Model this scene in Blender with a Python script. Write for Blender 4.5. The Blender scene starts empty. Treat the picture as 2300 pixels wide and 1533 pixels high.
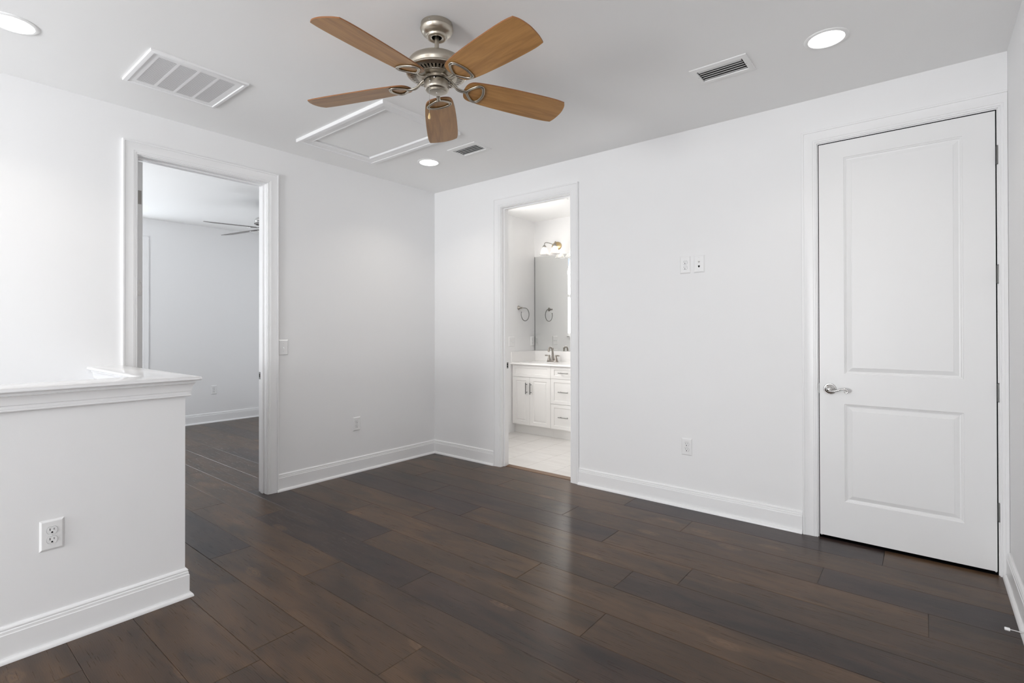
import bpy, bmesh, math, random
from mathutils import Vector, Matrix
random.seed(7)
PI = math.pi
C = bpy.context.scene.collection
S = bpy.context.scene

# ------------------------------------------------------------------ camera
YAW, PITCH, ROLL = 0.6796, 0.0044, -0.0015
CAMP = Vector((4.0308, -3.6863, 1.2895))
fw = Vector((-math.sin(YAW) * math.cos(PITCH), math.cos(YAW) * math.cos(PITCH), math.sin(PITCH)))
r0 = Vector((math.cos(YAW), math.sin(YAW), 0)); u0 = r0.cross(fw)
rr = math.cos(ROLL) * r0 + math.sin(ROLL) * u0
uu = -math.sin(ROLL) * r0 + math.cos(ROLL) * u0
cam_d = bpy.data.cameras.new('camera'); cam = bpy.data.objects.new('camera', cam_d); C.objects.link(cam)
m = Matrix((rr, uu, -fw)).transposed().to_4x4(); m.translation = CAMP
cam.matrix_world = m
cam_d.sensor_width = 36; cam_d.lens = 1145.58 / 2300 * 36; cam_d.shift_y = -30.22 / 2300
cam_d.clip_start = 0.02
S.camera = cam

# ------------------------------------------------------------------ world, exposure
S.view_settings.view_transform = 'Standard'; S.view_settings.look = 'None'
S.view_settings.gamma = 1; S.view_settings.use_curve_mapping = False
S.view_settings.exposure = 0.08
w = bpy.data.worlds.new('world'); S.world = w; w.use_nodes = True
w.node_tree.nodes['Background'].inputs[0].default_value = (0.72, 0.84, 1.0, 1)
w.node_tree.nodes['Background'].inputs[1].default_value = 1.5
S.cycles.max_bounces = 12; S.cycles.diffuse_bounces = 8; S.cycles.glossy_bounces = 4
S.cycles.transmission_bounces = 6; S.cycles.sample_clamp_indirect = 4.0
S.cycles.caustics_reflective = False; S.cycles.caustics_refractive = False
try: S.cycles.blur_glossy = 0.5
except Exception: pass

def area(name, loc, direction, sx, sy, power, col=(1, 1, 1), parent=None, shape='RECTANGLE', spread=PI):
    L = bpy.data.lights.new(name, 'AREA'); L.shape = shape; L.size = sx; L.size_y = sy
    L.energy = power; L.color = col; L.spread = spread
    o = bpy.data.objects.new(name, L); C.objects.link(o); o.location = loc
    o.rotation_euler = Vector(direction).to_track_quat('-Z', 'Y').to_euler()
    if parent: o.parent = parent
    return o
# daylight at the windows of the place, and at two added fill windows
area('rear_window_daylight', (1.95, -8.44, 1.15), (-0.03, 1, 0.80), 1.3, 1.9, 222, (0.98, 0.988, 1.0))
area('stair_window_daylight', (0.60, -8.44, 0.60), (0.45, 1, 0.55), 0.85, 2.6, 32, (0.98, 0.988, 1.0))
area('side_fill_light', (4.43, -5.50, 1.70), (-1, 0.25, 0.25), 0.95, 1.05, 24, (0.98, 0.988, 1.0))  # added fill for the left wall, with a made-up window around it
area('bedroom_window_daylight', (-3.84, -2.02, 1.50), (1, 0, 0.1), 0.8, 1.7, 21, (0.93, 0.97, 1.0))
area('bedroom_south_fill_light', (-1.9, -3.34, 1.55), (0, 1, 0.18), 1.5, 1.5, 30, (1.0, 0.995, 0.99))  # added with its unseen window to brighten the bedroom
area('bathroom_window_daylight', (-0.135, 0.62, 1.80), (1, 0, -0.25), 0.72, 1.15, 36, (1.0, 0.965, 0.92))
LAMP_W = 2.2          # each recessed ceiling light

# ------------------------------------------------------------------ materials
def mat(name, col, rough=0.5, metal=0.0, bump=0.0, bscale=200, spec=0.5, emit=0, coat=0):
    M = bpy.data.materials.new(name); M.use_nodes = True; nt = M.node_tree; b = nt.nodes['Principled BSDF']
    b.inputs['Base Color'].default_value = (*col, 1); b.inputs['Roughness'].default_value = rough
    b.inputs['Metallic'].default_value = metal; b.inputs['Specular IOR Level'].default_value = spec
    b.inputs['Coat Weight'].default_value = coat
    if emit:
        b.inputs['Emission Color'].default_value = (*col, 1); b.inputs['Emission Strength'].default_value = emit
    if bump:
        n = nt.nodes.new('ShaderNodeTexNoise'); n.inputs['Scale'].default_value = bscale; n.inputs['Detail'].default_value = 3
        tc = nt.nodes.new('ShaderNodeTexCoord'); nt.links.new(tc.outputs['Object'], n.inputs['Vector'])
        bp = nt.nodes.new('ShaderNodeBump'); bp.inputs['Strength'].default_value = bump; bp.inputs['Distance'].default_value = 0.002
        nt.links.new(n.outputs['Fac'], bp.inputs['Height']); nt.links.new(bp.outputs[0], b.inputs['Normal'])
    return M
PAINT = mat('wall_paint', (0.85, 0.85, 0.853), 0.55, bump=0.08, bscale=260, spec=0.3)
CEILP = mat('ceiling_paint', (0.89, 0.89, 0.885), 0.8, bump=0.06, bscale=200, spec=0.2)
TRIM = mat('trim_paint', (0.86, 0.86, 0.863), 0.32, bump=0.03, bscale=60, spec=0.45)
CAPM = mat('cap_paint', (0.84, 0.84, 0.845), 0.16, spec=0.5)
DOORP = mat('door_paint', (0.83, 0.83, 0.83), 0.36, bump=0.04, bscale=120, spec=0.45)
PLAST = mat('white_plastic', (0.84, 0.84, 0.84), 0.25)
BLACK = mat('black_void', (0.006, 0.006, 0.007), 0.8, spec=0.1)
NICK = mat('brushed_nickel', (0.48, 0.44, 0.375), 0.33, 1.0)
NICKP = mat('polished_nickel', (0.66, 0.65, 0.64), 0.16, 1.0)
NICKD = mat('dull_nickel', (0.36, 0.35, 0.33), 0.4, 1.0)
HINGEM = mat('hinge_nickel', (0.20, 0.20, 0.195), 0.42, 1.0)
CHROME = mat('satin_chrome', (0.62, 0.61, 0.60), 0.2, 1.0)
BRASS = mat('aged_brass', (0.62, 0.47, 0.27), 0.3, 1.0)
MIRR = mat('mirror_silver', (0.86, 0.87, 0.86), 0.0, 1.0)
COUNT = mat('cultured_marble', (0.86, 0.85, 0.84), 0.18)
DARKN = mat('dark_nickel', (0.30, 0.275, 0.25), 0.28, 1.0)
CABP = mat('cabinet_paint', (0.80, 0.79, 0.775), 0.35)
GREYM = mat('register_metal', (0.70, 0.70, 0.70), 0.4)
LENS = mat('lit_lens', (1, 0.985, 0.95), 0.5, emit=9)
BULB = mat('lit_bulb', (1, 0.90, 0.76), 0.5, emit=34)
SLABL = mat('bedroom_blade', (0.16, 0.15, 0.14), 0.35)
FOB = mat('fob_wood', (0.72, 0.52, 0.25), 0.35)
PALED = mat('slot_shadow_grey', (0.05, 0.05, 0.05), 0.6)

def glass_mat():
    M = bpy.data.materials.new('clear_ribbed_glass'); M.use_nodes = True; nt = M.node_tree; N = nt.nodes; L = nt.links
    N.remove(N['Principled BSDF']); out = N['Material Output']
    t = N.new('ShaderNodeBsdfTransparent'); g = N.new('ShaderNodeBsdfGlossy'); g.inputs['Roughness'].default_value = 0.1
    tr = N.new('ShaderNodeBsdfTranslucent'); tr.inputs['Color'].default_value = (0.95, 0.95, 0.95, 1)
    m1 = N.new('ShaderNodeMixShader'); m1.inputs[0].default_value = 0.38; L.new(t.outputs[0], m1.inputs[1]); L.new(tr.outputs[0], m1.inputs[2])
    m2 = N.new('ShaderNodeMixShader'); m2.inputs[0].default_value = 0.12; L.new(m1.outputs[0], m2.inputs[1]); L.new(g.outputs[0], m2.inputs[2])
    L.new(m2.outputs[0], out.inputs[0])
    return M
GLASS = glass_mat()
def pane_mat():
    M = bpy.data.materials.new('window_glass'); M.use_nodes = True; nt = M.node_tree
    nt.nodes.remove(nt.nodes['Principled BSDF']); out = nt.nodes['Material Output']
    t = nt.nodes.new('ShaderNodeBsdfTransparent'); g = nt.nodes.new('ShaderNodeBsdfGlossy'); g.inputs['Roughness'].default_value = 0.02
    mx = nt.nodes.new('ShaderNodeMixShader'); mx.inputs[0].default_value = 0.06
    nt.links.new(t.outputs[0], mx.inputs[1]); nt.links.new(g.outputs[0], mx.inputs[2]); nt.links.new(mx.outputs[0], out.inputs[0])
    return M
PANE = pane_mat()

def floor_mat():
    M = bpy.data.materials.new('dark_oak_planks'); M.use_nodes = True; nt = M.node_tree; N = nt.nodes; L = nt.links
    b = N['Principled BSDF']
    uv = N.new('ShaderNodeUVMap'); uv.uv_map = 'UVMap'
    at = N.new('ShaderNodeAttribute'); at.attribute_name = 'plank'
    def mapping(sx, sy):
        mp = N.new('ShaderNodeMapping'); mp.inputs['Scale'].default_value = (sx, sy, 1); L.new(uv.outputs[0], mp.inputs[0]); return mp
    def noise(mp, sc, det=4, rough=0.6, dist=0):
        n = N.new('ShaderNodeTexNoise'); n.inputs['Scale'].default_value = sc; n.inputs['Detail'].default_value = det
        n.inputs['Roughness'].default_value = rough; n.inputs['Distortion'].default_value = dist; L.new(mp.outputs[0], n.inputs['Vector']); return n
    def ramp(src, p0, c0, p1, c1):
        r = N.new('ShaderNodeValToRGB'); r.color_ramp.elements[0].position = p0; r.color_ramp.elements[0].color = (*c0, 1)
        r.color_ramp.elements[1].position = p1; r.color_ramp.elements[1].color = (*c1, 1); L.new(src, r.inputs[0]); return r
    def mix(fac, a, c, mode='MIX'):
        x = N.new('ShaderNodeMix'); x.data_type = 'RGBA'; x.blend_type = mode
        if isinstance(fac, float): x.inputs[0].default_value = fac
        else: L.new(fac, x.inputs[0])
        L.new(a, x.inputs[6]); L.new(c, x.inputs[7]); return x
    broad = noise(mapping(1.2, 5.2), 1.7, 4, 0.55, 0.9)
    fine = noise(mapping(1.6, 70), 3.0, 4, 0.62, 0.15)
    fibre = noise(mapping(9, 420), 1.0, 2, 0.6, 0.0)
    wave = N.new('ShaderNodeTexWave'); wave.wave_type = 'BANDS'; wave.bands_direction = 'Y'; wave.inputs['Scale'].default_value = 20
    wave.inputs['Distortion'].default_value = 14; wave.inputs['Detail'].default_value = 3; wave.inputs['Detail Scale'].default_value = 0.35
    L.new(mapping(1.0, 2.2).outputs[0], wave.inputs['Vector'])
    plank = N.new('ShaderNodeValToRGB'); cr = plank.color_ramp; L.new(at.outputs['Fac'], plank.inputs[0])
    cr.elements[0].position = 0; cr.elements[0].color = (0.041, 0.0285, 0.0275, 1)
    cr.elements[1].position = 1; cr.elements[1].color = (0.096, 0.060, 0.036, 1)
    e = cr.elements.new(0.35); e.color = (0.061, 0.041, 0.030, 1)
    e = cr.elements.new(0.7); e.color = (0.080, 0.051, 0.032, 1)
    rb = ramp(broad.outputs['Fac'], 0.32, (0.49, 0.50, 0.54), 0.70, (1.26, 1.14, 0.99))
    rf = ramp(fine.outputs['Fac'], 0.15, (0.86, 0.86, 0.86), 0.85, (1.12, 1.11, 1.10))
    rw = ramp(wave.outputs['Fac'], 0.0, (0.89, 0.89, 0.89), 1.0, (1.08, 1.08, 1.08))
    c1 = mix(1.0, plank.outputs[0], rb.outputs[0], 'MULTIPLY')
    c2 = mix(1.0, c1.outputs[2], rf.outputs[0], 'MULTIPLY')
    c3 = mix(1.0, c2.outputs[2], rw.outputs[0], 'MULTIPLY')
    # knots
    vo = N.new('ShaderNodeTexVoronoi'); vo.voronoi_dimensions = '2D'; vo.inputs['Scale'].default_value = 1.0; vo.inputs['Randomness'].default_value = 1.0
    mp = mapping(0.85, 2.1); warp = noise(mapping(3.0, 14.0), 3.0, 4, 0.7)
    vadd = N.new('ShaderNodeVectorMath'); vadd.operation = 'MULTIPLY_ADD'; L.new(warp.outputs['Color'], vadd.inputs[0])
    vadd.inputs[1].default_value = (0.09, 0.09, 0.0); L.new(mp.outputs[0], vadd.inputs[2]); L.new(vadd.outputs[0], vo.inputs['Vector'])
    kr = N.new('ShaderNodeValToRGB'); k = kr.color_ramp; L.new(vo.outputs['Distance'], kr.inputs[0])
    k.elements[0].position = 0.0; k.elements[0].color = (0.1, 0.1, 0.1, 1)
    k.elements[1].position = 0.072; k.elements[1].color = (0, 0, 0, 1)
    e = k.elements.new(0.022); e.color = (0.75, 0.75, 0.75, 1); e = k.elements.new(0.034); e.color = (0.15, 0.15, 0.15, 1)
    e = k.elements.new(0.048); e.color = (0.5, 0.5, 0.5, 1)
    kc = N.new('ShaderNodeRGB'); kc.outputs[0].default_value = (0.165, 0.098, 0.056, 1)
    c4 = mix(kr.outputs[0], c3.outputs[2], kc.outputs[0])
    L.new(c4.outputs[2], b.inputs['Base Color'])
    rr_ = N.new('ShaderNodeMapRange'); L.new(fine.outputs['Fac'], rr_.inputs[0]); rr_.inputs[3].default_value = 0.23; rr_.inputs[4].default_value = 0.35
    L.new(rr_.outputs[0], b.inputs['Roughness'])
    b.inputs['Specular IOR Level'].default_value = 0.28
    bp = N.new('ShaderNodeBump'); bp.inputs['Strength'].default_value = 0.12; bp.inputs['Distance'].default_value = 0.001
    L.new(fibre.outputs['Fac'], bp.inputs['Height']); L.new(bp.outputs[0], b.inputs['Normal'])
    return M
OAK = floor_mat()

def blade_mat():
    M = bpy.data.materials.new('oak_fan_blade'); M.use_nodes = True; nt = M.node_tree; N = nt.nodes; L = nt.links
    b = N['Principled BSDF']; tc = N.new('ShaderNodeTexCoord'); mp = N.new('ShaderNodeMapping'); mp.inputs['Scale'].default_value = (3, 30, 10)
    L.new(tc.outputs['Object'], mp.inputs[0]); n = N.new('ShaderNodeTexNoise'); n.inputs['Scale'].default_value = 1.6; n.inputs['Detail'].default_value = 5
    n.inputs['Distortion'].default_value = 0.6; L.new(mp.outputs[0], n.inputs['Vector'])
    r = N.new('ShaderNodeValToRGB'); r.color_ramp.elements[0].position = 0.25; r.color_ramp.elements[0].color = (0.30, 0.140, 0.040, 1)
    r.color_ramp.elements[1].position = 0.75; r.color_ramp.elements[1].color = (0.49, 0.255, 0.085, 1)
    L.new(n.outputs['Fac'], r.inputs[0]); L.new(r.outputs[0], b.inputs['Base Color']); b.inputs['Roughness'].default_value = 0.38
    return M
BLADE = blade_mat()
EDGE = mat('blade_edge_wood', (0.26, 0.105, 0.035), 0.5)

def tile_mat():
    M = bpy.data.materials.new('pale_floor_tile'); M.use_nodes = True; nt = M.node_tree; N = nt.nodes; L = nt.links
    b = N['Principled BSDF']; tc = N.new('ShaderNodeTexCoord'); mp = N.new('ShaderNodeMapping'); mp.inputs['Scale'].default_value = (2, 9, 1)
    L.new(tc.outputs['Object'], mp.inputs[0]); n = N.new('ShaderNodeTexNoise'); n.inputs['Scale'].default_value = 1.3; n.inputs['Detail'].default_value = 4
    L.new(mp.outputs[0], n.inputs['Vector']); r = N.new('ShaderNodeValToRGB')
    r.color_ramp.elements[0].position = 0.3; r.color_ramp.elements[0].color = (0.62, 0.60, 0.58, 1)
    r.color_ramp.elements[1].position = 0.7; r.color_ramp.elements[1].color = (0.70, 0.685, 0.665, 1)
    L.new(n.outputs['Fac'], r.inputs[0]); L.new(r.outputs[0], b.inputs['Base Color']); b.inputs['Roughness'].default_value = 0.28
    return M
TILE = tile_mat(); GROUT = mat('tile_grout', (0.40, 0.38, 0.36), 0.8)
WOODT = mat('threshold_wood', (0.15, 0.078, 0.038), 0.4)

# ------------------------------------------------------------------ mesh helpers
def newbm(): return bmesh.new()
def obj(name, bm, mats, parent=None, smooth=None, bevel=0, bseg=2):
    bmesh.ops.recalc_face_normals(bm, faces=bm.faces)
    me = bpy.data.meshes.new(name); bm.to_mesh(me); bm.free()
    for x in (mats if isinstance(mats, (list, tuple)) else [mats]): me.materials.append(x)
    if smooth:
        for p in me.polygons: p.use_smooth = True
        me.set_sharp_from_angle(angle=math.radians(smooth))
    o = bpy.data.objects.new(name, me); C.objects.link(o)
    if parent: o.parent = parent
    if bevel:
        md = o.modifiers.new('bevel', 'BEVEL'); md.width = bevel; md.segments = bseg; md.limit_method = 'ANGLE'; md.angle_limit = 0.6
        md.harden_normals = False
    return o
def box(bm, a, b, mi=0):
    x0, y0, z0 = [min(a[i], b[i]) for i in range(3)]; x1, y1, z1 = [max(a[i], b[i]) for i in range(3)]
    v = [bm.verts.new(p) for p in ((x0, y0, z0), (x1, y0, z0), (x1, y1, z0), (x0, y1, z0), (x0, y0, z1), (x1, y0, z1), (x1, y1, z1), (x0, y1, z1))]
    fs = []
    for f in ((0, 3, 2, 1), (4, 5, 6, 7), (0, 1, 5, 4), (1, 2, 6, 5), (2, 3, 7, 6), (3, 0, 4, 7)):
        fc = bm.faces.new([v[i] for i in f]); fc.material_index = mi; fs.append(fc)
    return fs
def lathe(bm, prof, seg=32, axis=(0, 0, 1), org=(0, 0, 0), mi=0, caps=True):
    q = Vector((0, 0, 1)).rotation_difference(Vector(axis)); org = Vector(org); rings = []
    for r, z in prof:
        if r < 1e-6: rings.append([bm.verts.new(org + q @ Vector((0, 0, z)))])
        else: rings.append([bm.verts.new(org + q @ Vector((r * math.cos(2 * PI * i / seg), r * math.sin(2 * PI * i / seg), z))) for i in range(seg)])
    for a, b in zip(rings[:-1], rings[1:]):
        for i in range(seg):
            j = (i + 1) % seg
            if len(a) == 1 and len(b) == 1: continue
            if len(a) == 1: f = bm.faces.new((a[0], b[i], b[j]))
            elif len(b) == 1: f = bm.faces.new((a[i], b[0], a[j]))
            else: f = bm.faces.new((a[i], b[i], b[j], a[j]))
            f.material_index = mi
    if caps:
        for rg in (rings[0], rings[-1]):
            if len(rg) > 2: bm.faces.new(rg).material_index = mi
def tube(bm, pts, rad, seg=10, closed=False, flat=None, mi=0):
    pts = [Vector(p) for p in pts]; n = len(pts); rings = []
    up = Vector(flat) if flat else None; prev = None
    for i, p in enumerate(pts):
        if closed: t = pts[(i + 1) % n] - pts[i - 1]
        else: t = pts[min(i + 1, n - 1)] - pts[max(i - 1, 0)]
        t.normalize()
        if up is not None: a = up - t * up.dot(t)
        elif prev is not None: a = prev - t * prev.dot(t)
        else:
            a = Vector((0, 0, 1)) if abs(t.z) < 0.9 else Vector((1, 0, 0)); a = a - t * a.dot(t)
        a.normalize(); prev = a; b = t.cross(a)
        r = rad[i] if isinstance(rad, (list, tuple)) else rad
        ra, rb = (r if not isinstance(r, tuple) else r[0]), (r if not isinstance(r, tuple) else r[1])
        rings.append([bm.verts.new(p + a * ra * math.cos(2 * PI * k / seg) + b * rb * math.sin(2 * PI * k / seg)) for k in range(seg)])
    for i in range(n if closed else n - 1):
        A, B = rings[i], rings[(i + 1) % n]
        for k in range(seg): bm.faces.new((A[k], A[(k + 1) % seg], B[(k + 1) % seg], B[k])).material_index = mi
    if not closed:
        bm.faces.new(rings[0]).material_index = mi; bm.faces.new(rings[-1]).material_index = mi
def sweep(bm, prof, path, closed=False):
    """prof: (u, t); path: list of (pos, U, T): point = pos + u*U + t*T (mitred by U/T of each corner)"""
    R = [[bm.verts.new(Vector(P) + Vector(U) * u + Vector(T) * t) for u, t in prof] for P, U, T in path]
    n = len(R); k = len(prof)
    for i in range(n if closed else n - 1):
        A, B = R[i], R[(i + 1) % n]
        for j in range(k): bm.faces.new((A[j], A[(j + 1) % k], B[(j + 1) % k], B[j]))
    if not closed: bm.faces.new(R[0]); bm.faces.new(R[-1])
def smoothpts(pts, n=8, closed=False):
    P = [Vector(p) for p in pts]; out = []; N = len(P)
    for i in range(N if closed else N - 1):
        if closed: a, b, c, d = P[i - 1], P[i], P[(i + 1) % N], P[(i + 2) % N]
        else: a, b, c, d = P[max(i - 1, 0)], P[i], P[i + 1], P[min(i + 2, N - 1)]
        for k in range(n):
            t = k / n
            out.append(0.5 * ((2 * b) + (-a + c) * t + (2 * a - 5 * b + 4 * c - d) * t * t + (-a + 3 * b - 3 * c + d) * t ** 3))
    if not closed: out.append(P[-1])
    return out
def thing(name, label, cat, loc=(0, 0, 0), rotz=0, group=None):
    o = bpy.data.objects.new(name, None); C.objects.link(o); o.location = loc; o.rotation_euler = (0, 0, rotz)
    o.empty_display_size = 0.05
    o['label'] = label; o['category'] = cat
    if group: o['group'] = group
    return o
def tag(o, label, cat, group=None):
    o['label'] = label; o['category'] = cat
    if group: o['group'] = group
    return o
def struct(o, label, cat):
    o['kind'] = 'structure'; o['label'] = label; o['category'] = cat; return o
def dup(root, loc, rotz, label):
    r = root.copy(); C.objects.link(r); r.location = loc; r.rotation_euler = (0, 0, rotz); r['label'] = label
    for ch in list(root.children):
        c = ch.copy(); C.objects.link(c); c.parent = r
        for g in list(ch.children):
            d = g.copy(); C.objects.link(d); d.parent = c
    return r

H = 2.74
XR = 4.3728
YR = -8.50
T = 0.13          # wall thickness
DA0, DA1, DH = -2.622, -1.775, 2.447       # bedroom doorway in the left wall (jamb faces)
DB0, DB1 = 0.925, 1.690                    # bathroom doorway in the back wall
DC0, DC1 = 3.517, 4.331                    # closed door in the back wall
BX = -3.77; BY0 = -3.30                    # bedroom far wall, bedroom south wall
TB = 0.100         # thickness of the back wall
BL = -0.035        # bathroom side wall
TY, TX = 1.83, 2.60                        # bathroom back wall, right wall
JT = 0.018

# ------------------------------------------------------------------ shell
bm = newbm()   # left wall, with the bedroom doorway; goes down into the stairwell
box(bm, (-T, YR - T, -2.6), (0, DA0 - JT, H)); box(bm, (-T, DA1 + JT, -0.3), (0, 0.0, H)); box(bm, (-T, DA0 - JT, DH + JT), (0, DA1 + JT, H))
struct(obj('wall_left', bm, PAINT), 'white painted left wall with the open bedroom doorway', 'wall')
bm = newbm()
box(bm, (-T, 0, -0.05), (DB0 - JT, TB, H)); box(bm, (DB1 + JT, 0, -0.05), (DC0 - JT, TB, H)); box(bm, (DC1 + JT, 0, -0.05), (XR + T, TB, H))
box(bm, (DB0 - JT, 0, DH + JT), (DB1 + JT, TB, H)); box(bm, (DC0 - JT, 0, DH + JT), (DC1 + JT, TB, H))
struct(obj('wall_back', bm, PAINT), 'white painted back wall with the bathroom doorway and closed door', 'wall')
bm = newbm(); box(bm, (XR, YR - T, -0.05), (XR + T, -6.0, H)); box(bm, (XR, -5.0, -0.05), (XR + T, 0, H)); box(bm, (XR, -6.0, -0.05), (XR + T, -5.0, 1.15)); box(bm, (XR, -6.0, 2.25), (XR + T, -5.0, H))
struct(obj('wall_right', bm, PAINT), 'white painted right wall beside the closed door', 'wall')
def wall_hole_y(name, y0, y1, x0, x1, z0, z1, hx0, hx1, hz0, hz1, label):
    bm = newbm()
    box(bm, (x0, y0, z0), (hx0, y1, z1)); box(bm, (hx1, y0, z0), (x1, y1, z1))
    box(bm, (hx0, y0, z0), (hx1, y1, hz0)); box(bm, (hx0, y0, hz1), (hx1, y1, z1))
    return bm
# rear wall with two windows
bm = newbm()
for a, b in (((0, -2.6), (0.18, H)), ((0.18, -2.6), (1.02, -0.75)), ((0.18, 1.95), (1.02, H)), ((1.02, -2.6), (1.33, H)), ((1.33, -0.05), (2.60, 0.15)), ((1.33, 2.15), (2.60, H)), ((2.60, -0.05), (XR, H))):
    box(bm, (a[0], YR - T, a[1]), (b[0], YR, b[1]))
struct(obj('wall_rear', bm, PAINT), 'white painted rear wall with two windows', 'wall')
# bedroom
bm = newbm()
for a, b in (((BY0, -0.05), (-2.45, H)), ((-2.45, -0.05), (-1.60, 0.60)), ((-2.45, 2.42), (-1.60, H)), ((-1.60, -0.05), (T, H))):
    box(bm, (BX - T, a[0], a[1]), (BX, b[0], b[1]))
struct(obj('wall_bedroom_far', bm, PAINT), 'white painted far wall of the bedroom', 'wall')
bm = newbm()
for a, b in (((BX - T, -0.05), (-2.70, H)), ((-2.70, -0.05), (-1.10, 0.75)), ((-2.70, 2.35), (-1.10, H)), ((-1.10, -0.05), (-T, H))):
    box(bm, (a[0], BY0 - T, a[1]), (b[0], BY0, b[1]))
struct(obj('wall_bedroom_near', bm, PAINT), 'white painted bedroom wall with an added window', 'wall')
bm = newbm(); box(bm, (BX, 0.0, -0.05), (-T, T, H))
struct(obj('wall_bedroom_right', bm, PAINT), 'white painted right wall of the bedroom', 'wall')
# bathroom
bm = newbm()
for a, b in (((TB, -0.05), (0.25, H)), ((0.25, -0.05), (1.00, 1.20)), ((0.25, 2.40), (1.00, H)), ((1.00, -0.05), (TY, H))):
    box(bm, (BL - T, a[0], a[1]), (BL, b[0], b[1]))
struct(obj('wall_bathroom_left', bm, PAINT), 'white bathroom side wall with the towel ring', 'wall')
bm = newbm(); box(bm, (BL - T, TY, -0.05), (TX + T, TY + T, H))
struct(obj('wall_bathroom_back', bm, PAINT), 'white bathroom wall behind the vanity', 'wall')
bm = newbm(); box(bm, (TX, TB, -0.05), (TX + T, TY, H))
struct(obj('wall_bathroom_right', bm, PAINT), 'white bathroom end wall', 'wall')
# unseen closet walls, added to keep light out of the closed door's gaps
bm = newbm()
box(bm, (3.30, 0.62, -0.05), (XR + T, 0.72, H)); box(bm, (3.20, TB, -0.05), (3.30, 0.72, H)); box(bm, (XR, TB, -0.05), (XR + T, 0.62, H))
struct(obj('wall_closet_blocker', bm, PAINT), 'unseen closet wall added to block light behind the closed door', 'wall')
bm = newbm(); box(bm, (3.30, 0.0435, -0.05), (XR, 0.62, -0.004)); box(bm, (DC0 + 0.001, 0.003, 0.0002), (DC1 - 0.001, 0.0445, 0.0012))  # black closet floor, plus a black sheet painting the shade under the door
struct(obj('floor_closet_shade', bm, BLACK), 'closet floor and sheet blackened as the shade under the closed door', 'floor')
# ceiling
bm = newbm(); box(bm, (BX - T, YR - T, H), (XR + T, TY + T, H + 0.12))
# hatch hole is made by building the ceiling in pieces
bm.free(); bm = newbm()
hx0, hx1, hy0, hy1 = 0.428, 1.300, -1.615, -1.120
holes = [(hx0, hx1, hy0, hy1)]
for rcx, rcy in ((3.160, -0.740), (1.198, -0.722), (0.83, 0.985)): holes.append((rcx - 0.121, rcx + 0.121, rcy - 0.068, rcy + 0.068))
gx = sorted({BX - T, XR + T} | {h[0] for h in holes} | {h[1] for h in holes}); gy = sorted({YR - T, TY + T} | {h[2] for h in holes} | {h[3] for h in holes})
for i in range(len(gx) - 1):
    for j in range(len(gy) - 1):
        mx_, my_ = (gx[i] + gx[i + 1]) / 2, (gy[j] + gy[j + 1]) / 2
        if not any(h[0] < mx_ < h[1] and h[2] < my_ < h[3] for h in holes): box(bm, (gx[i], gy[j], H), (gx[i + 1], gy[j + 1], H + 0.12))
struct(obj('ceiling', bm, CEILP), 'flat white painted ceiling over the loft, bedroom and bathroom', 'ceiling')

# floor: individually laid planks, all one surface
ROW = 0.2277; Y0 = -0.240 + ROW; LEN = 1.545
joints = {0: 2.303, 1: 2.81, 2: 2.057, 3: 2.496, 4: 1.508, 5: 1.27, 6: 2.375, 7: 1.353, 8: 1.978, 9: 1.489, 10: 2.435, 11: 1.918}
bm = newbm(); lay = bm.loops.layers.uv.new('UVMap'); pl = bm.faces.layers.float.new('plank')
def plank(x0, x1, y0, y1, off, tone):
    g = 0.0004; c = 0.0017; d = 0.0013
    x0 += g; x1 -= g; y0 += g; y1 -= g
    if x1 - x0 < 0.01 or y1 - y0 < 0.008: return
    V = [bm.verts.new(p) for p in ((x0, y0, -d), (x1, y0, -d), (x1, y1, -d), (x0, y1, -d), (x0 + c, y0 + c, 0), (x1 - c, y0 + c, 0), (x1 - c, y1 - c, 0), (x0 + c, y1 - c, 0),
                                   (x0, y0, -.008), (x1, y0, -.008), (x1, y1, -.008), (x0, y1, -.008))]
    for f in ((4, 5, 6, 7), (0, 1, 5, 4), (1, 2, 6, 5), (2, 3, 7, 6), (3, 0, 4, 7), (8, 9, 1, 0), (9, 10, 2, 1), (10, 11, 3, 2), (11, 8, 0, 3)):
        fc = bm.faces.new([V[i] for i in f]); fc[pl] = tone
        for lp in fc.loops: lp[lay].uv = (lp.vert.co.x + off[0], lp.vert.co.y + off[1])
YS = Y0 - 12 * ROW
rects = [(BX, XR, YS, 0.0425), (BX, -0.05, BY0, YS), (1.16, XR, YR, YS)]
rng = random.Random(21)
TONES = {(3, 0): 0.5}
for k in range(0, 38):
    ya = Y0 - (k + 1) * ROW; yb = Y0 - k * ROW if k else 0.0425
    j0 = joints.get(k, (0.7 + k * 0.54) % LEN + 1.0)
    n0 = int(math.floor((BX - j0) / LEN)) - 1
    for i in range(n0, n0 + 10):
        xa = j0 + i * LEN; xb = xa + LEN; off = (rng.uniform(0, 40), rng.uniform(0, 40)); tone = rng.random()
        for (rx0, rx1, ry0, ry1) in rects:
            a, b, c_, d_ = max(xa, rx0), min(xb, rx1), max(ya, ry0), min(yb, ry1)
            if b - a > 0.012 and d_ - c_ > 0.01: plank(a, b, c_, d_, off, tone)
for (rx0, rx1, ry0, ry1) in rects:
    for f in box(bm, (rx0 - 0.02, ry0 - 0.0, -0.05), (rx1 + 0.02, ry1 + 0.0, -0.006), 1): f[pl] = 0.2
struct(obj('floor', bm, [OAK, BLACK]), 'wide dark brown wood plank floor', 'floor')
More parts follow.
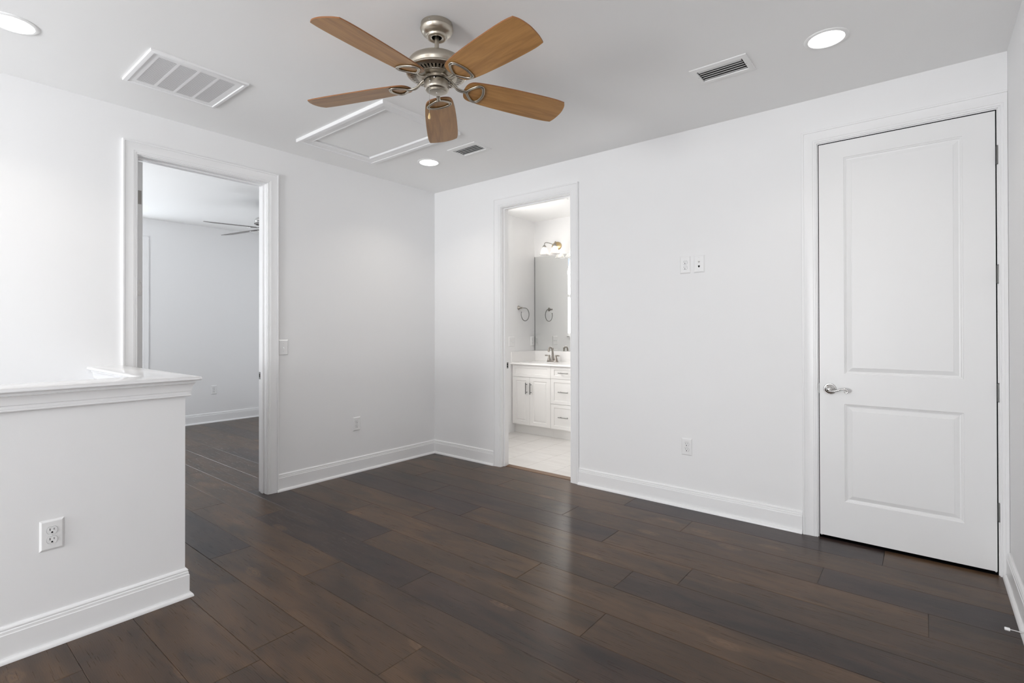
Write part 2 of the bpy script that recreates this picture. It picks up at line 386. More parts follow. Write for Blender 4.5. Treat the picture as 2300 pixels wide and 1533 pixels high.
# bathroom tile floor
bm = newbm(); tw, tl, gr = 0.3050, 0.915, 0.0028
for i in range(-3, 9):
    x0 = 0.484 - 0.305 * 2 + i * tw; ph = 0.38 if i % 2 == 0 else 0.685
    # column between .484 and .79 has joints at y=.38
    for j in range(-3, 4):
        y0 = ph + j * tl; a, b = max(x0, BL), min(x0 + tw, TX); c_, d_ = max(y0, 0.125), min(y0 + tl, TY)
        if b - a > 0.01 and d_ - c_ > 0.01: box(bm, (a + gr / 2, c_ + gr / 2, -0.02), (b - gr / 2, d_ - gr / 2, 0.0))
box(bm, (BL, 0.1255, -0.05), (TX, TY, -0.0012), 1)
struct(obj('floor_bathroom', bm, [TILE, GROUT]), 'pale rectangular tile floor of the bathroom', 'floor')
bm = newbm(); box(bm, (DB0 + 0.001, 0.0475, -0.011), (DB1 - 0.001, 0.1215, 0.0025))
tag(obj('threshold', bm, WOODT, bevel=0.002), 'brown wooden threshold strip between plank floor and bathroom tile', 'threshold')
bm = newbm(); box(bm, (DB0, 0.0430, -0.05), (DB1, 0.1250, -0.012))
struct(obj('floor_subfloor', bm, BLACK), 'dark expansion gap at the bathroom threshold', 'floor')
bm = newbm(); box(bm, (0, YR, -2.6), (1.105, -2.83, -2.5)); box(bm, (0, -2.82, -2.6), (1.105, -2.79, -0.05)); box(bm, (1.16, YR, -2.6), (1.235, -2.83, -0.05))
struct(obj('wall_stairwell', bm, PAINT), 'white lower walls of the open stairwell', 'wall')
# half wall round the stairwell
bm = newbm()
V = [(0.0, -2.755), (1.235, -2.755), (1.235, YR), (1.105, YR), (1.105, -2.83), (0.0, -2.83)]
lo = [bm.verts.new((x, y, -0.05)) for x, y in V]; hi = [bm.verts.new((x, y, 1.05)) for x, y in V]
for i in range(6): bm.faces.new((lo[i], lo[(i + 1) % 6], hi[(i + 1) % 6], hi[i]))
bm.faces.new(lo[::-1]); bm.faces.new(hi)
struct(obj('wall_half', bm, PAINT), 'white L-shaped half wall round the stairwell in the left foreground', 'wall')
# cap
capprof = [(-0.004, 0.0), (0.0, 0.004), (0.0, 0.011), (-0.004, 0.0165), (-0.011, 0.0185)]
bm = newbm(); zc = 1.0495
outer = [(0.0, -2.70, (0, 1)), (1.29, -2.70, (1, 1)), (1.29, YR, (1, 0)), (1.05, YR, (-1, 0)), (1.05, -2.885, (-1, -1)), (0.0, -2.885, (0, -1))]
R = [[bm.verts.new((x + d[0] * u, y + d[1] * u, zc + t)) for (x, y, d) in outer] for u, t in capprof]
for a, b in zip(R[:-1], R[1:]):
    for i in range(6): bm.faces.new((a[i], a[(i + 1) % 6], b[(i + 1) % 6], b[i]))
bm.faces.new(R[0][::-1]); bm.faces.new(R[-1])
cap = struct(obj('trim_1', bm, CAPM, smooth=40), 'glossy white cap board on top of the half wall', 'trim')
# crown style moulding under the cap
crown = [(0, 0), (0.0175, 0), (0.0200, 0.003), (0.0200, 0.007), (0.0175, 0.0095), (0.0160, 0.0105), (0.0190, 0.0115), (0.0190, 0.0225), (0.0160, 0.0235), (0.0160, 0.0250), (0.0215, 0.0262), (0.0222, 0.035), (0.0240, 0.045),
         (0.0270, 0.054), (0.0310, 0.0610), (0.0340, 0.0635), (0.0315, 0.0650), (0.0345, 0.0665), (0.0345, 0.0768), (0, 0.0768)]
bm = newbm(); z0 = 0.9725
sweep(bm, crown, [((0.0, -2.755, z0), (0, 1, 0), (0, 0, 1)), ((1.235, -2.755, z0), (1, 1, 0), (0, 0, 1)), ((1.235, YR, z0), (1, 0, 0), (0, 0, 1))])
struct(obj('trim_2', bm, TRIM, smooth=25), 'stepped white crown moulding under the half wall cap', 'trim')
bm = newbm()
sweep(bm, crown, [((1.105, YR, z0), (-1, 0, 0), (0, 0, 1)), ((1.105, -2.83, z0), (-1, -1, 0), (0, 0, 1)), ((0.0, -2.83, z0), (0, -1, 0), (0, 0, 1))])
struct(obj('trim_3', bm, TRIM, smooth=25), 'white moulding under the cap on the stairwell side', 'trim')

# ------------------------------------------------------------------ baseboards
BB = [(0, 0), (0.0150, 0), (0.0150, 0.106), (0.0140, 0.1075), (0.0128, 0.1085), (0.0122, 0.114), (0.0122, 0.119), (0.0090, 0.1215), (0.0086, 0.1235), (0.0105, 0.1255), (0.0105, 0.1295), (0.0075, 0.1345), (0.004, 0.138), (0, 0.138)]
SH = [(0.0149, 0), (0.0300, 0), (0.0296, 0.006), (0.0275, 0.0115), (0.024, 0.016), (0.0195, 0.0185), (0.0149, 0.0195)]
def baseboard(name, path, label):
    """path: (x, y, dx, dy) with (dx, dy) the direction away from the wall (mitre vectors at corners)"""
    bm = newbm(); P = [((x, y, 0.0005), (dx, dy, 0), (0, 0, 1)) for x, y, dx, dy in path]
    sweep(bm, BB, P); o = struct(obj(name, bm, TRIM, smooth=25), label, 'baseboard')
    bm = newbm(); sweep(bm, SH, P); obj('shoe_molding', bm, TRIM, o, smooth=35)
    return o
baseboard('baseboard_corner', [(0, -1.700, 1, 0), (0, 0, 1, -1), (0.840, 0, 0, -1)], 'white baseboard turning the far corner between the two doorways')
baseboard('baseboard_back', [(1.776, 0, 0, -1), (3.4265, 0, 0, -1)], 'white baseboard on the back wall between doorway and closed door')
baseboard('baseboard_right', [(XR, -0.022, -1, 0), (XR, YR, -1, 0)], 'white baseboard along the right wall')
baseboard('baseboard_half', [(0.03, -2.755, 0, 1), (1.235, -2.755, 1, 1), (1.235, YR, 1, 0)], 'white baseboard round the foot of the half wall')
baseboard('baseboard_rear', [(1.235, YR, 0, 1), (XR, YR, 0, 1)], 'white baseboard on the rear wall')
baseboard('baseboard_bedroom', [(BX, -1.60, 1, 0), (BX, 0, 1, -1), (-T, 0, -0.2, -1)], 'white baseboard on the far bedroom wall')

# ------------------------------------------------------------------ casings and door frames
CP = [(0, 0), (0, 0.009), (0.002, 0.0105), (0.006, 0.0105), (0.008, 0.0085), (0.0095, 0.0085), (0.0105, 0.0125), (0.020, 0.0130), (0.0215, 0.0150), (0.040, 0.0145), (0.058, 0.0165), (0.068, 0.0190), (0.069, 0.0170), (0.0705, 0.0170), (0.0715, 0.0215), (0.080, 0.0225), (0.083, 0.0205), (0.083, 0)]
def casing(name, axis, plane, n, a, b, top, parent, z0=0.0, clip=None, bottom=None):
    """axis 'x': wall plane y=plane, opening a..b along x; axis 'y': wall plane x=plane"""
    bm = newbm(); rv = 0.005
    def V(c, z): return (c, plane, z) if axis == 'x' else (plane, c, z)
    def D(c, z): return (c, 0, z) if axis == 'x' else (0, c, z)
    nn = (0, n, 0) if axis == 'x' else (n, 0, 0)
    a -= rv; b += rv; top += rv
    if bottom is None:
        P = [(V(a, z0), D(-1, 0), nn), (V(a, top), D(-1, 1), nn), (V(b, top), D(1, 1), nn), (V(b, z0), D(1, 0), nn)]; sweep(bm, CP, P)
    else:
        P = [(V(a, bottom - rv), D(-1, -1), nn), (V(a, top), D(-1, 1), nn), (V(b, top), D(1, 1), nn), (V(b, bottom - rv), D(1, -1), nn)]; sweep(bm, CP, P, closed=True)
    if clip:
        geom = bm.verts[:] + bm.edges[:] + bm.faces[:]
        r = bmesh.ops.bisect_plane(bm, geom=geom, plane_co=(clip, 0, 0), plane_no=(1, 0, 0), clear_outer=True)
        ed = [e for e in r['geom_cut'] if isinstance(e, bmesh.types.BMEdge)]
        bmesh.ops.contextual_create(bm, geom=ed)
    return obj(name, bm, TRIM, parent, smooth=25)
def jamb(axis, p0, p1, a, b, top, parent, stop0, stop1):
    bm = newbm()
    def bx(c0, c1, q0, q1, z0, z1):
        if axis == 'x': box(bm, (c0, q0, z0), (c1, q1, z1))
        else: box(bm, (q0, c0, z0), (q1, c1, z1))
    bx(a - JT + 0.0005, a, p0, p1, 0.0005, top + JT - 0.001); bx(b, b + JT - 0.0005, p0, p1, 0.0005, top + JT - 0.001); bx(a, b, p0, p1, top, top + JT - 0.001)
    o = obj('jamb', bm, TRIM, parent, bevel=0.0012)
    bm = newbm()
    bx(a, a + 0.011, stop0, stop1, 0.0005, top); bx(b - 0.011, b, stop0, stop1, 0.0005, top); bx(a + 0.011, b - 0.011, stop0, stop1, top - 0.011, top)
    obj('door_stop', bm, TRIM, o, bevel=0.002)
    return o
def door_root(name, label):
    o = bpy.data.objects.new(name, None); C.objects.link(o); o.empty_display_size = 0.1
    return struct(o, label, 'door')

def panel_slab(bm, a, b, z0, z1, yf, yb, panels, prof, sgn=1):
    """slab in the xz plane, front at yf, panels = [(x0,x1,z0,z1)] stacked bottom to top, prof = [(inset, depth)]"""
    xs = [a, panels[0][0], panels[0][1], b]; zs = [z0]
    for p in panels: zs += [p[2], p[3]]
    zs.append(z1); G = {}; nz = len(zs)
    def v(i, j, k):
        if (i, j, k) not in G: G[(i, j, k)] = bm.verts.new((xs[i], yf if k == 0 else yb, zs[j]))
        return G[(i, j, k)]
    for i in range(3):
        for j in range(nz - 1):
            if i == 1 and j % 2 == 1:
                rings = [[v(i, j, 0), v(i + 1, j, 0), v(i + 1, j + 1, 0), v(i, j + 1, 0)]]
                for ins, dep in prof:
                    rings.append([bm.verts.new((xs[i] + ins, yf + sgn * dep, zs[j] + ins)), bm.verts.new((xs[i + 1] - ins, yf + sgn * dep, zs[j] + ins)),
                                  bm.verts.new((xs[i + 1] - ins, yf + sgn * dep, zs[j + 1] - ins)), bm.verts.new((xs[i] + ins, yf + sgn * dep, zs[j + 1] - ins))])
                for A, B in zip(rings[:-1], rings[1:]):
                    for k in range(4): bm.faces.new((A[k], A[(k + 1) % 4], B[(k + 1) % 4], B[k]))
                bm.faces.new(rings[-1])
            else: bm.faces.new((v(i, j, 0), v(i + 1, j, 0), v(i + 1, j + 1, 0), v(i, j + 1, 0)))
            bm.faces.new((v(i, j, 1), v(i, j + 1, 1), v(i + 1, j + 1, 1), v(i + 1, j, 1)))
    for i in range(3):
        for j in (0, nz - 1): bm.faces.new((v(i, j, 0), v(i, j, 1), v(i + 1, j, 1), v(i + 1, j, 0)))
    for j in range(nz - 1):
        for i in (0, 3): bm.faces.new((v(i, j, 0), v(i, j + 1, 0), v(i, j + 1, 1), v(i, j, 1)))
MOLD = [(0.003, 0.0035), (0.006, 0.004), (0.012, 0.0085), (0.018, 0.0095), (0.038, 0.0035), (0.0395, 0.0035), (0.0405, 0.0010)]

def hinge(parent, x, y, z, s=0.092):
    bm = newbm()
    lathe(bm, [(0.0052, 0), (0.0052, s)], 14, org=(x, y, z - s / 2))
    lathe(bm, [(0.0, -0.004), (0.004, -0.003), (0.0058, 0)], 12, org=(x, y, z - s / 2), caps=False)
    lathe(bm, [(0.0058, 0), (0.0045, 0.004), (0.0, 0.006)], 12, org=(x, y, z + s / 2), caps=False)
    for k in range(1, 5): lathe(bm, [(0.0056, -0.0005), (0.0056, 0.0005)], 14, org=(x, y, z - s / 2 + s * k / 5))
    box(bm, (x - 0.006, y + 0.003, z - s / 2), (x + 0.006, y + 0.006, z + s / 2))
    return obj('hinge', bm, HINGEM, parent, smooth=40)

# --- closed door in the back wall
D3 = door_root('door_1', 'tall closed white two-panel door with a lever handle at the right')
casing('casing', 'x', 0.0, -1, DC0, DC1, DH, D3, clip=XR - 0.0012)
jamb('x', 0.0, TB, DC0, DC1, DH, D3, 0.040, 0.075)
bm = newbm()
panel_slab(bm, 3.5212, 4.3258, 0.019, 2.4415, 0.001, 0.036, [(3.652, 4.197, 0.243, 0.838), (3.652, 4.197, 1.019, 2.341)], MOLD)
slab = obj('door_panel', bm, DOORP, D3)
bm = newbm(); box(bm, (DC0 - 0.0002, 0.0035, 0.001), (3.5208, 0.034, DH)); box(bm, (4.3262, 0.0035, 0.001), (DC1 + 0.0002, 0.034, DH)); box(bm, (3.5208, 0.0035, 2.4420), (4.3262, 0.034, DH + 0.0002)); obj('gap_shade_strip', bm, BLACK, D3)  # black strips that paint the shade in the door gaps
for z in (2.206, 1.580, 0.958, 0.331): hinge(D3, 4.3345, -0.0045, z)
HX, HZ = 3.577, 0.925
bm = newbm()
lathe(bm, [(0, 0.0), (0.034, 0.0), (0.034, 0.003), (0.031, 0.006), (0.029, 0.0062), (0.028, 0.0085), (0.020, 0.012), (0.0145, 0.014), (0.0135, 0.034), (0, 0.034)], 40, axis=(0, -1, 0), org=(HX, 0.001, HZ))
rose = obj('door_handle', bm, NICKP, D3, smooth=35)
bm = newbm()
lathe(bm, [(0, 0), (0.0155, 0), (0.0160, 0.004), (0.0155, 0.012), (0.011, 0.016), (0, 0.017)], 32, axis=(0, -1, 0), org=(HX, -0.033, HZ))
pts = smoothpts([(HX, -0.044, HZ - 0.008), (HX + 0.020, -0.048, HZ - 0.010), (HX + 0.045, -0.050, HZ - 0.002), (HX + 0.068, -0.050, HZ + 0.006), (HX + 0.088, -0.050, HZ + 0.005),
                 (HX + 0.097, -0.050, HZ - 0.004), (HX + 0.094, -0.050, HZ - 0.013), (HX + 0.086, -0.050, HZ - 0.014), (HX + 0.083, -0.050, HZ - 0.008)], 6)
n = len(pts); rad = [0.0068 - 0.0028 * (i / n) for i in range(n)]
tube(bm, pts, rad, 12)
bmesh.ops.create_uvsphere(bm, u_segments=12, v_segments=8, radius=0.0058, matrix=Matrix.Translation(pts[-1]))
obj('lever', bm, NICKP, rose, smooth=60)
bm = newbm(); box(bm, (3.5145, -0.0012, 0.895), (3.5195, 0.012, 0.958)); obj('strike_plate', bm, HINGEM, D3)

# --- bedroom doorway, door swung into the bedroom
D1 = door_root('door_2', 'open bedroom doorway with white casing in the left wall')
casing('casing', 'y', 0.0, 1, DA0, DA1, DH, D1)
casing('casing', 'y', -T, -1, DA0, DA1, DH, D1)
jamb('y', -T, 0.0, DA0, DA1, DH, D1, -0.080, -0.045)
bm = newbm(); box(bm, (-0.905, -2.5995, 0.016), (-0.116, -2.5645, 2.440))
s1 = obj('door_panel', bm, DOORP, D1, bevel=0.0015)
for z in (2.197, 1.578, 0.955, 0.33):
    bm = newbm(); box(bm, (-0.1160, -2.5970, z - 0.046), (-0.1142, -2.5720, z + 0.046))
    lathe(bm, [(0.005, 0), (0.005, 0.092)], 12, org=(-0.1205, -2.6035, z - 0.046))
    obj('hinge_leaf', bm, NICKD if z > 2 else CHROME, s1, smooth=40)
bm = newbm(); box(bm, (-0.1265, DA1 - 0.0013, 0.900), (-0.1015, DA1 + 0.002, 0.958)); box(bm, (-0.121, DA1 - 0.0016, 0.915), (-0.108, DA1, 0.944), 1)
obj('strike_plate', bm, [HINGEM, BLACK], D1)

# --- bathroom doorway
D2 = door_root('door_3', 'open bathroom doorway with white casing in the back wall')
casing('casing', 'x', 0.0, -1, DB0, DB1, DH, D2)
casing('casing', 'x', TB, 1, DB0, DB1, DH, D2)
jamb('x', 0.0, TB, DB0, DB1, DH, D2, 0.032, 0.066)
bm = newbm(); box(bm, (DB0 - 0.001, 0.070, 0.925), (DB0 + 0.0013, 0.0995, 0.983)); box(bm, (DB0, 0.077, 0.937), (DB0 + 0.0017, 0.094, 0.951), 1); box(bm, (DB0, 0.077, 0.957), (DB0 + 0.0017, 0.094, 0.971), 1)
obj('strike_plate', bm, [HINGEM, BLACK], D2)

# ------------------------------------------------------------------ windows
def window(name, axis, plane, n, a, b, z0, z1, label, rails=(0.5,), parts=True):
    root = bpy.data.objects.new(name, None); C.objects.link(root); struct(root, label, 'window')
    def bx(bm, c0, c1, q0, q1, za, zb):
        q0, q1 = plane - n * q0, plane - n * q1
        if axis == 'x': box(bm, (c0, q0, za), (c1, q1, zb))
        else: box(bm, (q0, c0, za), (q1, c1, zb))
    if parts:
        casing('window_casing', axis, plane, n, a, b, z1, root, bottom=z0)
    bm = newbm(); f = 0.045
    bx(bm, a, a + f, 0.02, 0.09, z0, z1); bx(bm, b - f, b, 0.02, 0.09, z0, z1); bx(bm, a + f, b - f, 0.02, 0.09, z0, z0 + f); bx(bm, a + f, b - f, 0.02, 0.09, z1 - f, z1)
    for r in rails:
        zz = z0 + (z1 - z0) * r; bx(bm, a + f, b - f, 0.03, 0.08, zz - 0.02, zz + 0.02)
    fr = obj('window_frame', bm, TRIM, root, bevel=0.003)
    bm = newbm(); bx(bm, a + f, b - f, 0.054, 0.058, z0 + f, z1 - f); obj('window_pane', bm, PANE, fr)
    if True:
        bm = newbm(); bx(bm, a - 0.02, b + 0.02, -0.035, 0.02, z0 - 0.012, z0 + 0.008); obj('window_sill', bm, TRIM, root, bevel=0.003)
window('window_1', 'x', YR, 1, 1.33, 2.60, 0.15, 2.15, 'wide white framed window in the rear wall')
window('window_2', 'x', YR, 1, 0.18, 1.02, -0.75, 1.95, 'white framed window over the stairwell')
window('window_3', 'y', BX, 1, -2.45, -1.60, 0.60, 2.42, 'tall window with white casing on the far bedroom wall')
window('window_fill_south', 'x', BY0, 1, -2.70, -1.10, 0.75, 2.35, 'added unseen window that brightens the bedroom')
window('window_fill_side', 'y', XR, -1, -6.0, -5.0, 1.15, 2.25, 'added fill window in the right wall behind the viewpoint')
window('window_5', 'y', BL, 1, 0.25, 1.00, 1.20, 2.40, 'bathroom window seen in the mirror', parts=False)

# ------------------------------------------------------------------ electrical plates
def plate_mesh(w=0.077, h=0.124, parent=None, mt=PLAST):
    bm = newbm(); prof = [(0.0, 0.0), (0.0, 0.0015), (0.006, 0.0055), (0.008, 0.006)]
    rings = []
    for ins, d in prof:
        x = w / 2 - ins; z = h / 2 - ins; rings.append([bm.verts.new(p) for p in ((-x, -d, -z), (x, -d, -z), (x, -d, z), (-x, -d, z))])
    for A, B in zip(rings[:-1], rings[1:]):
        for i in range(4): bm.faces.new((A[i], A[(i + 1) % 4], B[(i + 1) % 4], B[i]))
    bm.faces.new(rings[0]); bm.faces.new(rings[-1])
    return obj('plate', bm, mt, parent)
def outlet(loc, rotz, label, w=0.077, h=0.124):
    t = thing('wall_outlet', label, 'outlet', loc, rotz)
    plate_mesh(w, h, t)
    for s in (-1, 1):
        bm = newbm(); cz = 0.0195 * s
        ring = []
        for d in (-0.0060, -0.0080):
            rg = []
            for k in range(36):
                a = 2 * PI * k / 36; x = 0.0172 * math.cos(a); z = 0.0172 * math.sin(a); z = max(-0.0142, min(0.0142, z)); rg.append(bm.verts.new((x, d, cz + z)))
            ring.append(rg)
        for k in range(36): bm.faces.new((ring[0][k], ring[0][(k + 1) % 36], ring[1][(k + 1) % 36], ring[1][k]))
        bm.faces.new(ring[1])
        rc = obj('receptacle', bm, PLAST, t)
        bm = newbm()
        box(bm, (-0.0075, -0.0083, cz - 0.001), (-0.0053, -0.0070, cz + 0.0085)); box(bm, (0.0053, -0.0083, cz + 0.0002), (0.0072, -0.0070, cz + 0.0078))
        lathe(bm, [(0, 0), (0.0030, 0), (0.0030, 0.0013), (0, 0.0013)], 12, axis=(0, -1, 0), org=(0, -0.0070, cz - 0.0078)); box(bm, (-0.0030, -0.0083, cz - 0.0112), (0.0030, -0.0070, cz - 0.0078))
        obj('slots', bm, BLACK, rc)
        # thin shadow gap round the receptacle
        bm = newbm(); rg0, rg1 = [], []
        for k in range(36):
            a = 2 * PI * k / 36
            for rgl, R_ in ((rg0, 0.0172), (rg1, 0.0179)):
                x = R_ * math.cos(a); z = R_ * math.sin(a); lim = R_ - 0.003; rgl.append(bm.verts.new((x, -0.0062, cz + max(-lim, min(lim, z)))))
        for k in range(36): bm.faces.new((rg0[k], rg0[(k + 1) % 36], rg1[(k + 1) % 36], rg1[k]))
        obj('gap', bm, PALED, rc)
    bm = newbm(); lathe(bm, [(0.0028, 0), (0.0026, 0.0012), (0, 0.0016)], 12, axis=(0, -1, 0), org=(0, -0.006, 0)); obj('screw', bm, GREYM, t)
    return t
def at_left(y, z): return (0.0004, y, z), PI / 2
def at_back(x, z): return (x, -0.0004, z), 0.0
outlet(at_left(-0.957, 0.440)[0], PI / 2, 'white duplex outlet low on the left wall beside the far corner')
outlet(at_back(2.678, 1.762)[0], 0, 'white duplex outlet high on the back wall, left of the cable plate')
outlet(at_back(2.686, 0.442)[0], 0, 'white duplex outlet low on the back wall between doorway and closed door')
outlet((1.2354, -3.242, 0.453), PI / 2, 'large white duplex outlet on the face of the half wall')
outlet((BX + 0.0004, -0.729, 0.456), PI / 2, 'small white outlet on the far bedroom wall above its baseboard')
outlet((BL + 0.0004, 1.775, 1.146), PI / 2, 'white outlet on the bathroom side wall touching the mirror edge')
def switch(loc, rotz, label, gangs=1, w=0.080, h=0.124):
    t = thing('light_switch', label, 'switch', loc, rotz); w = w if gangs == 1 else 0.118
    plate_mesh(w, h, t)
    for g in range(gangs):
        cx = (g - (gangs - 1) / 2) * 0.046
        bm = newbm(); box(bm, (cx - 0.005, -0.0068, -0.012), (cx + 0.005, -0.0060, 0.012)); 
        V = [bm.verts.new(p) for p in ((cx - 0.0038, -0.006, -0.008), (cx + 0.0038, -0.006, -0.008), (cx + 0.0038, -0.006, 0.006), (cx - 0.0038, -0.006, 0.006), (cx - 0.0034, -0.018, -0.0125), (cx + 0.0034, -0.018, -0.0125), (cx + 0.0034, -0.017, -0.0060), (cx - 0.0034, -0.017, -0.0060))]
        for f in ((0, 1, 5, 4), (1, 2, 6, 5), (2, 3, 7, 6), (3, 0, 4, 7), (4, 5, 6, 7)): bm.faces.new([V[i] for i in f])
        obj('toggle', bm, PLAST, t)
        for s in (-1, 1):
            bm = newbm(); lathe(bm, [(0.0026, 0), (0.0024, 0.0012), (0, 0.0016)], 12, axis=(0, -1, 0), org=(cx, -0.006, 0.030 * s)); obj('screw', bm, GREYM, t)
    return t
switch((0.0004, -1.642, 1.154), PI / 2, 'single white light switch on the left wall beside the bedroom doorway casing')
switch((BL + 0.0004, 1.335, 1.146), PI / 2, 'double white light switch on the bathroom side wall below the towel ring', 2)
t = thing('cable_plate', 'white cable and phone jack plate high on the back wall, right of the outlet', 'wall plate', (2.7785, -0.0004, 1.763))
plate_mesh(0.077, 0.124, t)
bm = newbm(); lathe(bm, [(0, 0), (0.0058, 0), (0.0058, 0.003), (0.0046, 0.0035), (0.0046, 0.009), (0, 0.009)], 6, axis=(0, -1, 0), org=(0, -0.006, 0.015)); obj('coax_connector', bm, NICKD, t)
bm = newbm(); box(bm, (-0.0065, -0.0064, -0.022), (0.0065, -0.0058, -0.011)); box(bm, (-0.003, -0.0064, -0.026), (0.003, -0.0058, -0.022)); obj('phone_jack', bm, BLACK, t)
for s in (-1, 1):
    bm = newbm(); lathe(bm, [(0.0028, 0), (0.0026, 0.0012), (0, 0.0016)], 12, axis=(0, -1, 0), org=(0, -0.006, 0.046 * s)); obj('screw', bm, GREYM, t)

# ------------------------------------------------------------------ door stop on the right baseboard
t = thing('door_stop', 'metal rod door stop with a white rubber tip on the right baseboard', 'door stop', (XR - 0.0152, -0.755, 0.052))
bm = newbm(); lathe(bm, [(0, 0), (0.011, 0), (0.011, 0.002), (0.006, 0.006), (0.0032, 0.008), (0.0030, 0.060)], 16, axis=(-1, 0, 0)); obj('rod', bm, CHROME, t, smooth=40)
bm = newbm(); lathe(bm, [(0, 0.056), (0.0062, 0.056), (0.0068, 0.060), (0.0066, 0.071), (0.005, 0.073), (0, 0.073)], 18, axis=(-1, 0, 0)); obj('rubber_tip', bm, PLAST, t, smooth=40)

# ------------------------------------------------------------------ ceiling lights
def downlight(x, y, label, power=1.0):
    t = thing('recessed_light', label, 'ceiling light', (x, y, H))
    bm = newbm(); lathe(bm, [(0.0975, 0.0), (0.0975, -0.002), (0.094, -0.0045), (0.084, -0.0055), (0.079, -0.005), (0.0775, -0.001), (0.0775, 0.0)], 64, caps=False); obj('trim_ring', bm, CEILP, t, smooth=40)
    bm = newbm(); lathe(bm, [(0.0775, -0.001), (0.070, -0.0022), (0.0, -0.0026)], 48, caps=False); obj('lens', bm, LENS, t, smooth=60)
    a = area('lamp_light', (0, 0, -0.012), (0, 0, -1), 0.14, 0.14, LAMP_W * power, (1, 0.93, 0.84), t, 'DISK', spread=math.radians(118))
    return t
downlight(0.710, -0.715, 'glowing recessed light over the far corner of the loft')
downlight(3.657, -0.727, 'glowing recessed light on the ceiling in front of the closed door', 0.5)
downlight(0.690, -3.300, 'glowing recessed light over the stairwell at the top left edge')

# ------------------------------------------------------------------ attic hatch
t = thing('attic_hatch', 'white attic access panel with wide moulded frame on the ceiling behind the fan', 'hatch', (0, 0, 0))
hp = [(0, 0), (0, 0.010), (0.004, 0.014), (0.010, 0.014), (0.013, 0.012), (0.030, 0.013), (0.045, 0.017), (0.062, 0.019), (0.064, 0.023), (0.090, 0.024), (0.094, 0.022), (0.094, 0)]
bm = newbm(); e = 0.002
P = [((hx0 - e, hy0 - e, H - 0.0004), (-1, -1, 0), (0, 0, -1)), ((hx1 + e, hy0 - e, H - 0.0004), (1, -1, 0), (0, 0, -1)), ((hx1 + e, hy1 + e, H - 0.0004), (1, 1, 0), (0, 0, -1)), ((hx0 - e, hy1 + e, H - 0.0004), (-1, 1, 0), (0, 0, -1))]
sweep(bm, hp, P, closed=True); obj('hatch_frame', bm, TRIM, t, smooth=25)
bm = newbm(); box(bm, (hx0 + 0.009, hy0 + 0.0008, H - 0.0005), (hx1 - 0.001, hy1 - 0.002, H + 0.018)); obj('hatch_panel', bm, CEILP, t)
bm = newbm(); box(bm, (hx0 - 0.05, hy0 - 0.05, H + 0.1205), (hx1 + 0.05, hy1 + 0.05, H + 0.14))
struct(obj('ceiling_attic', bm, BLACK), 'dark attic void above the hatch', 'ceiling')

# ------------------------------------------------------------------ return air grille
t = thing('return_grille', 'large square white return air grille on the ceiling at left', 'vent', (0, 0, 0))
gx0, gx1, gy0, gy1 = 0.457, 0.955, -2.820, -2.330
bm = newbm(); gp = [(0, 0), (0, 0.006), (-0.002, 0.012), (-0.010, 0.015), (-0.020, 0.015), (-0.023, 0.011), (-0.0235, 0)]
P = [((gx0, gy0, H - 0.0004), (-1, -1, 0), (0, 0, -1)), ((gx1, gy0, H - 0.0004), (1, -1, 0), (0, 0, -1)), ((gx1, gy1, H - 0.0004), (1, 1, 0), (0, 0, -1)), ((gx0, gy1, H - 0.0004), (-1, 1, 0), (0, 0, -1))]
sweep(bm, gp, P, closed=True); obj('grille_frame', bm, TRIM, t, smooth=30)
bm = newbm(); i0, i1, k0, k1 = gx0 + 0.0245, gx1 - 0.0245, gy0 + 0.0245, gy1 - 0.0245
bd = 0.030
box(bm, (i0, k0, H - 0.0095), (i0 + bd, k1, H - 0.0075)); box(bm, (i1 - bd, k0, H - 0.0095), (i1, k1, H - 0.0075))
box(bm, (i0 + bd, k0, H - 0.0095), (i1 - bd, k0 + 0.028, H - 0.0075)); box(bm, (i0 + bd, k1 - 0.028, H - 0.0095), (i1 - bd, k1, H - 0.0075))
pw = (k1 - k0 - 0.056 - 3 * 0.014) / 4
for q in range(3):
    ya = k0 + 0.028 + (q + 1) * pw + q * 0.014; box(bm, (i0 + bd, ya, H - 0.0095), (i1 - bd, ya + 0.014, H - 0.0075))
dr = obj('grille_door', bm, TRIM, t)
bm = newbm(); box(bm, (i0 + 0.01, k0 + 0.01, H - 0.0025), (i1 - 0.01, k1 - 0.01, H - 0.0006)); obj('filter', bm, mat('filter_grey', (0.55, 0.55, 0.55), 0.8), t)
for q in range(4):
    bm = newbm(); ya = k0 + 0.028 + q * (pw + 0.014); yb = ya + pw; nl = 31
    for i in range(nl):
        xa = i0 + bd + (i + 0.5) * (i1 - i0 - 2 * bd) / nl
        V = [bm.verts.new(p) for p in ((xa + 0.0052, ya, H - 0.0092), (xa - 0.0050, ya, H - 0.0078), (xa - 0.0052, ya, H - 0.0084), (xa + 0.0050, ya, H - 0.0098),
                                       (xa + 0.0052, yb, H - 0.0092), (xa - 0.0050, yb, H - 0.0078), (xa - 0.0052, yb, H - 0.0084), (xa + 0.0050, yb, H - 0.0098))]
        for f in ((0, 1, 2, 3), (7, 6, 5, 4), (0, 4, 5, 1), (1, 5, 6, 2), (2, 6, 7, 3), (3, 7, 4, 0)): bm.faces.new([V[j] for j in f])
    obj('louver_panel', bm, TRIM, dr)

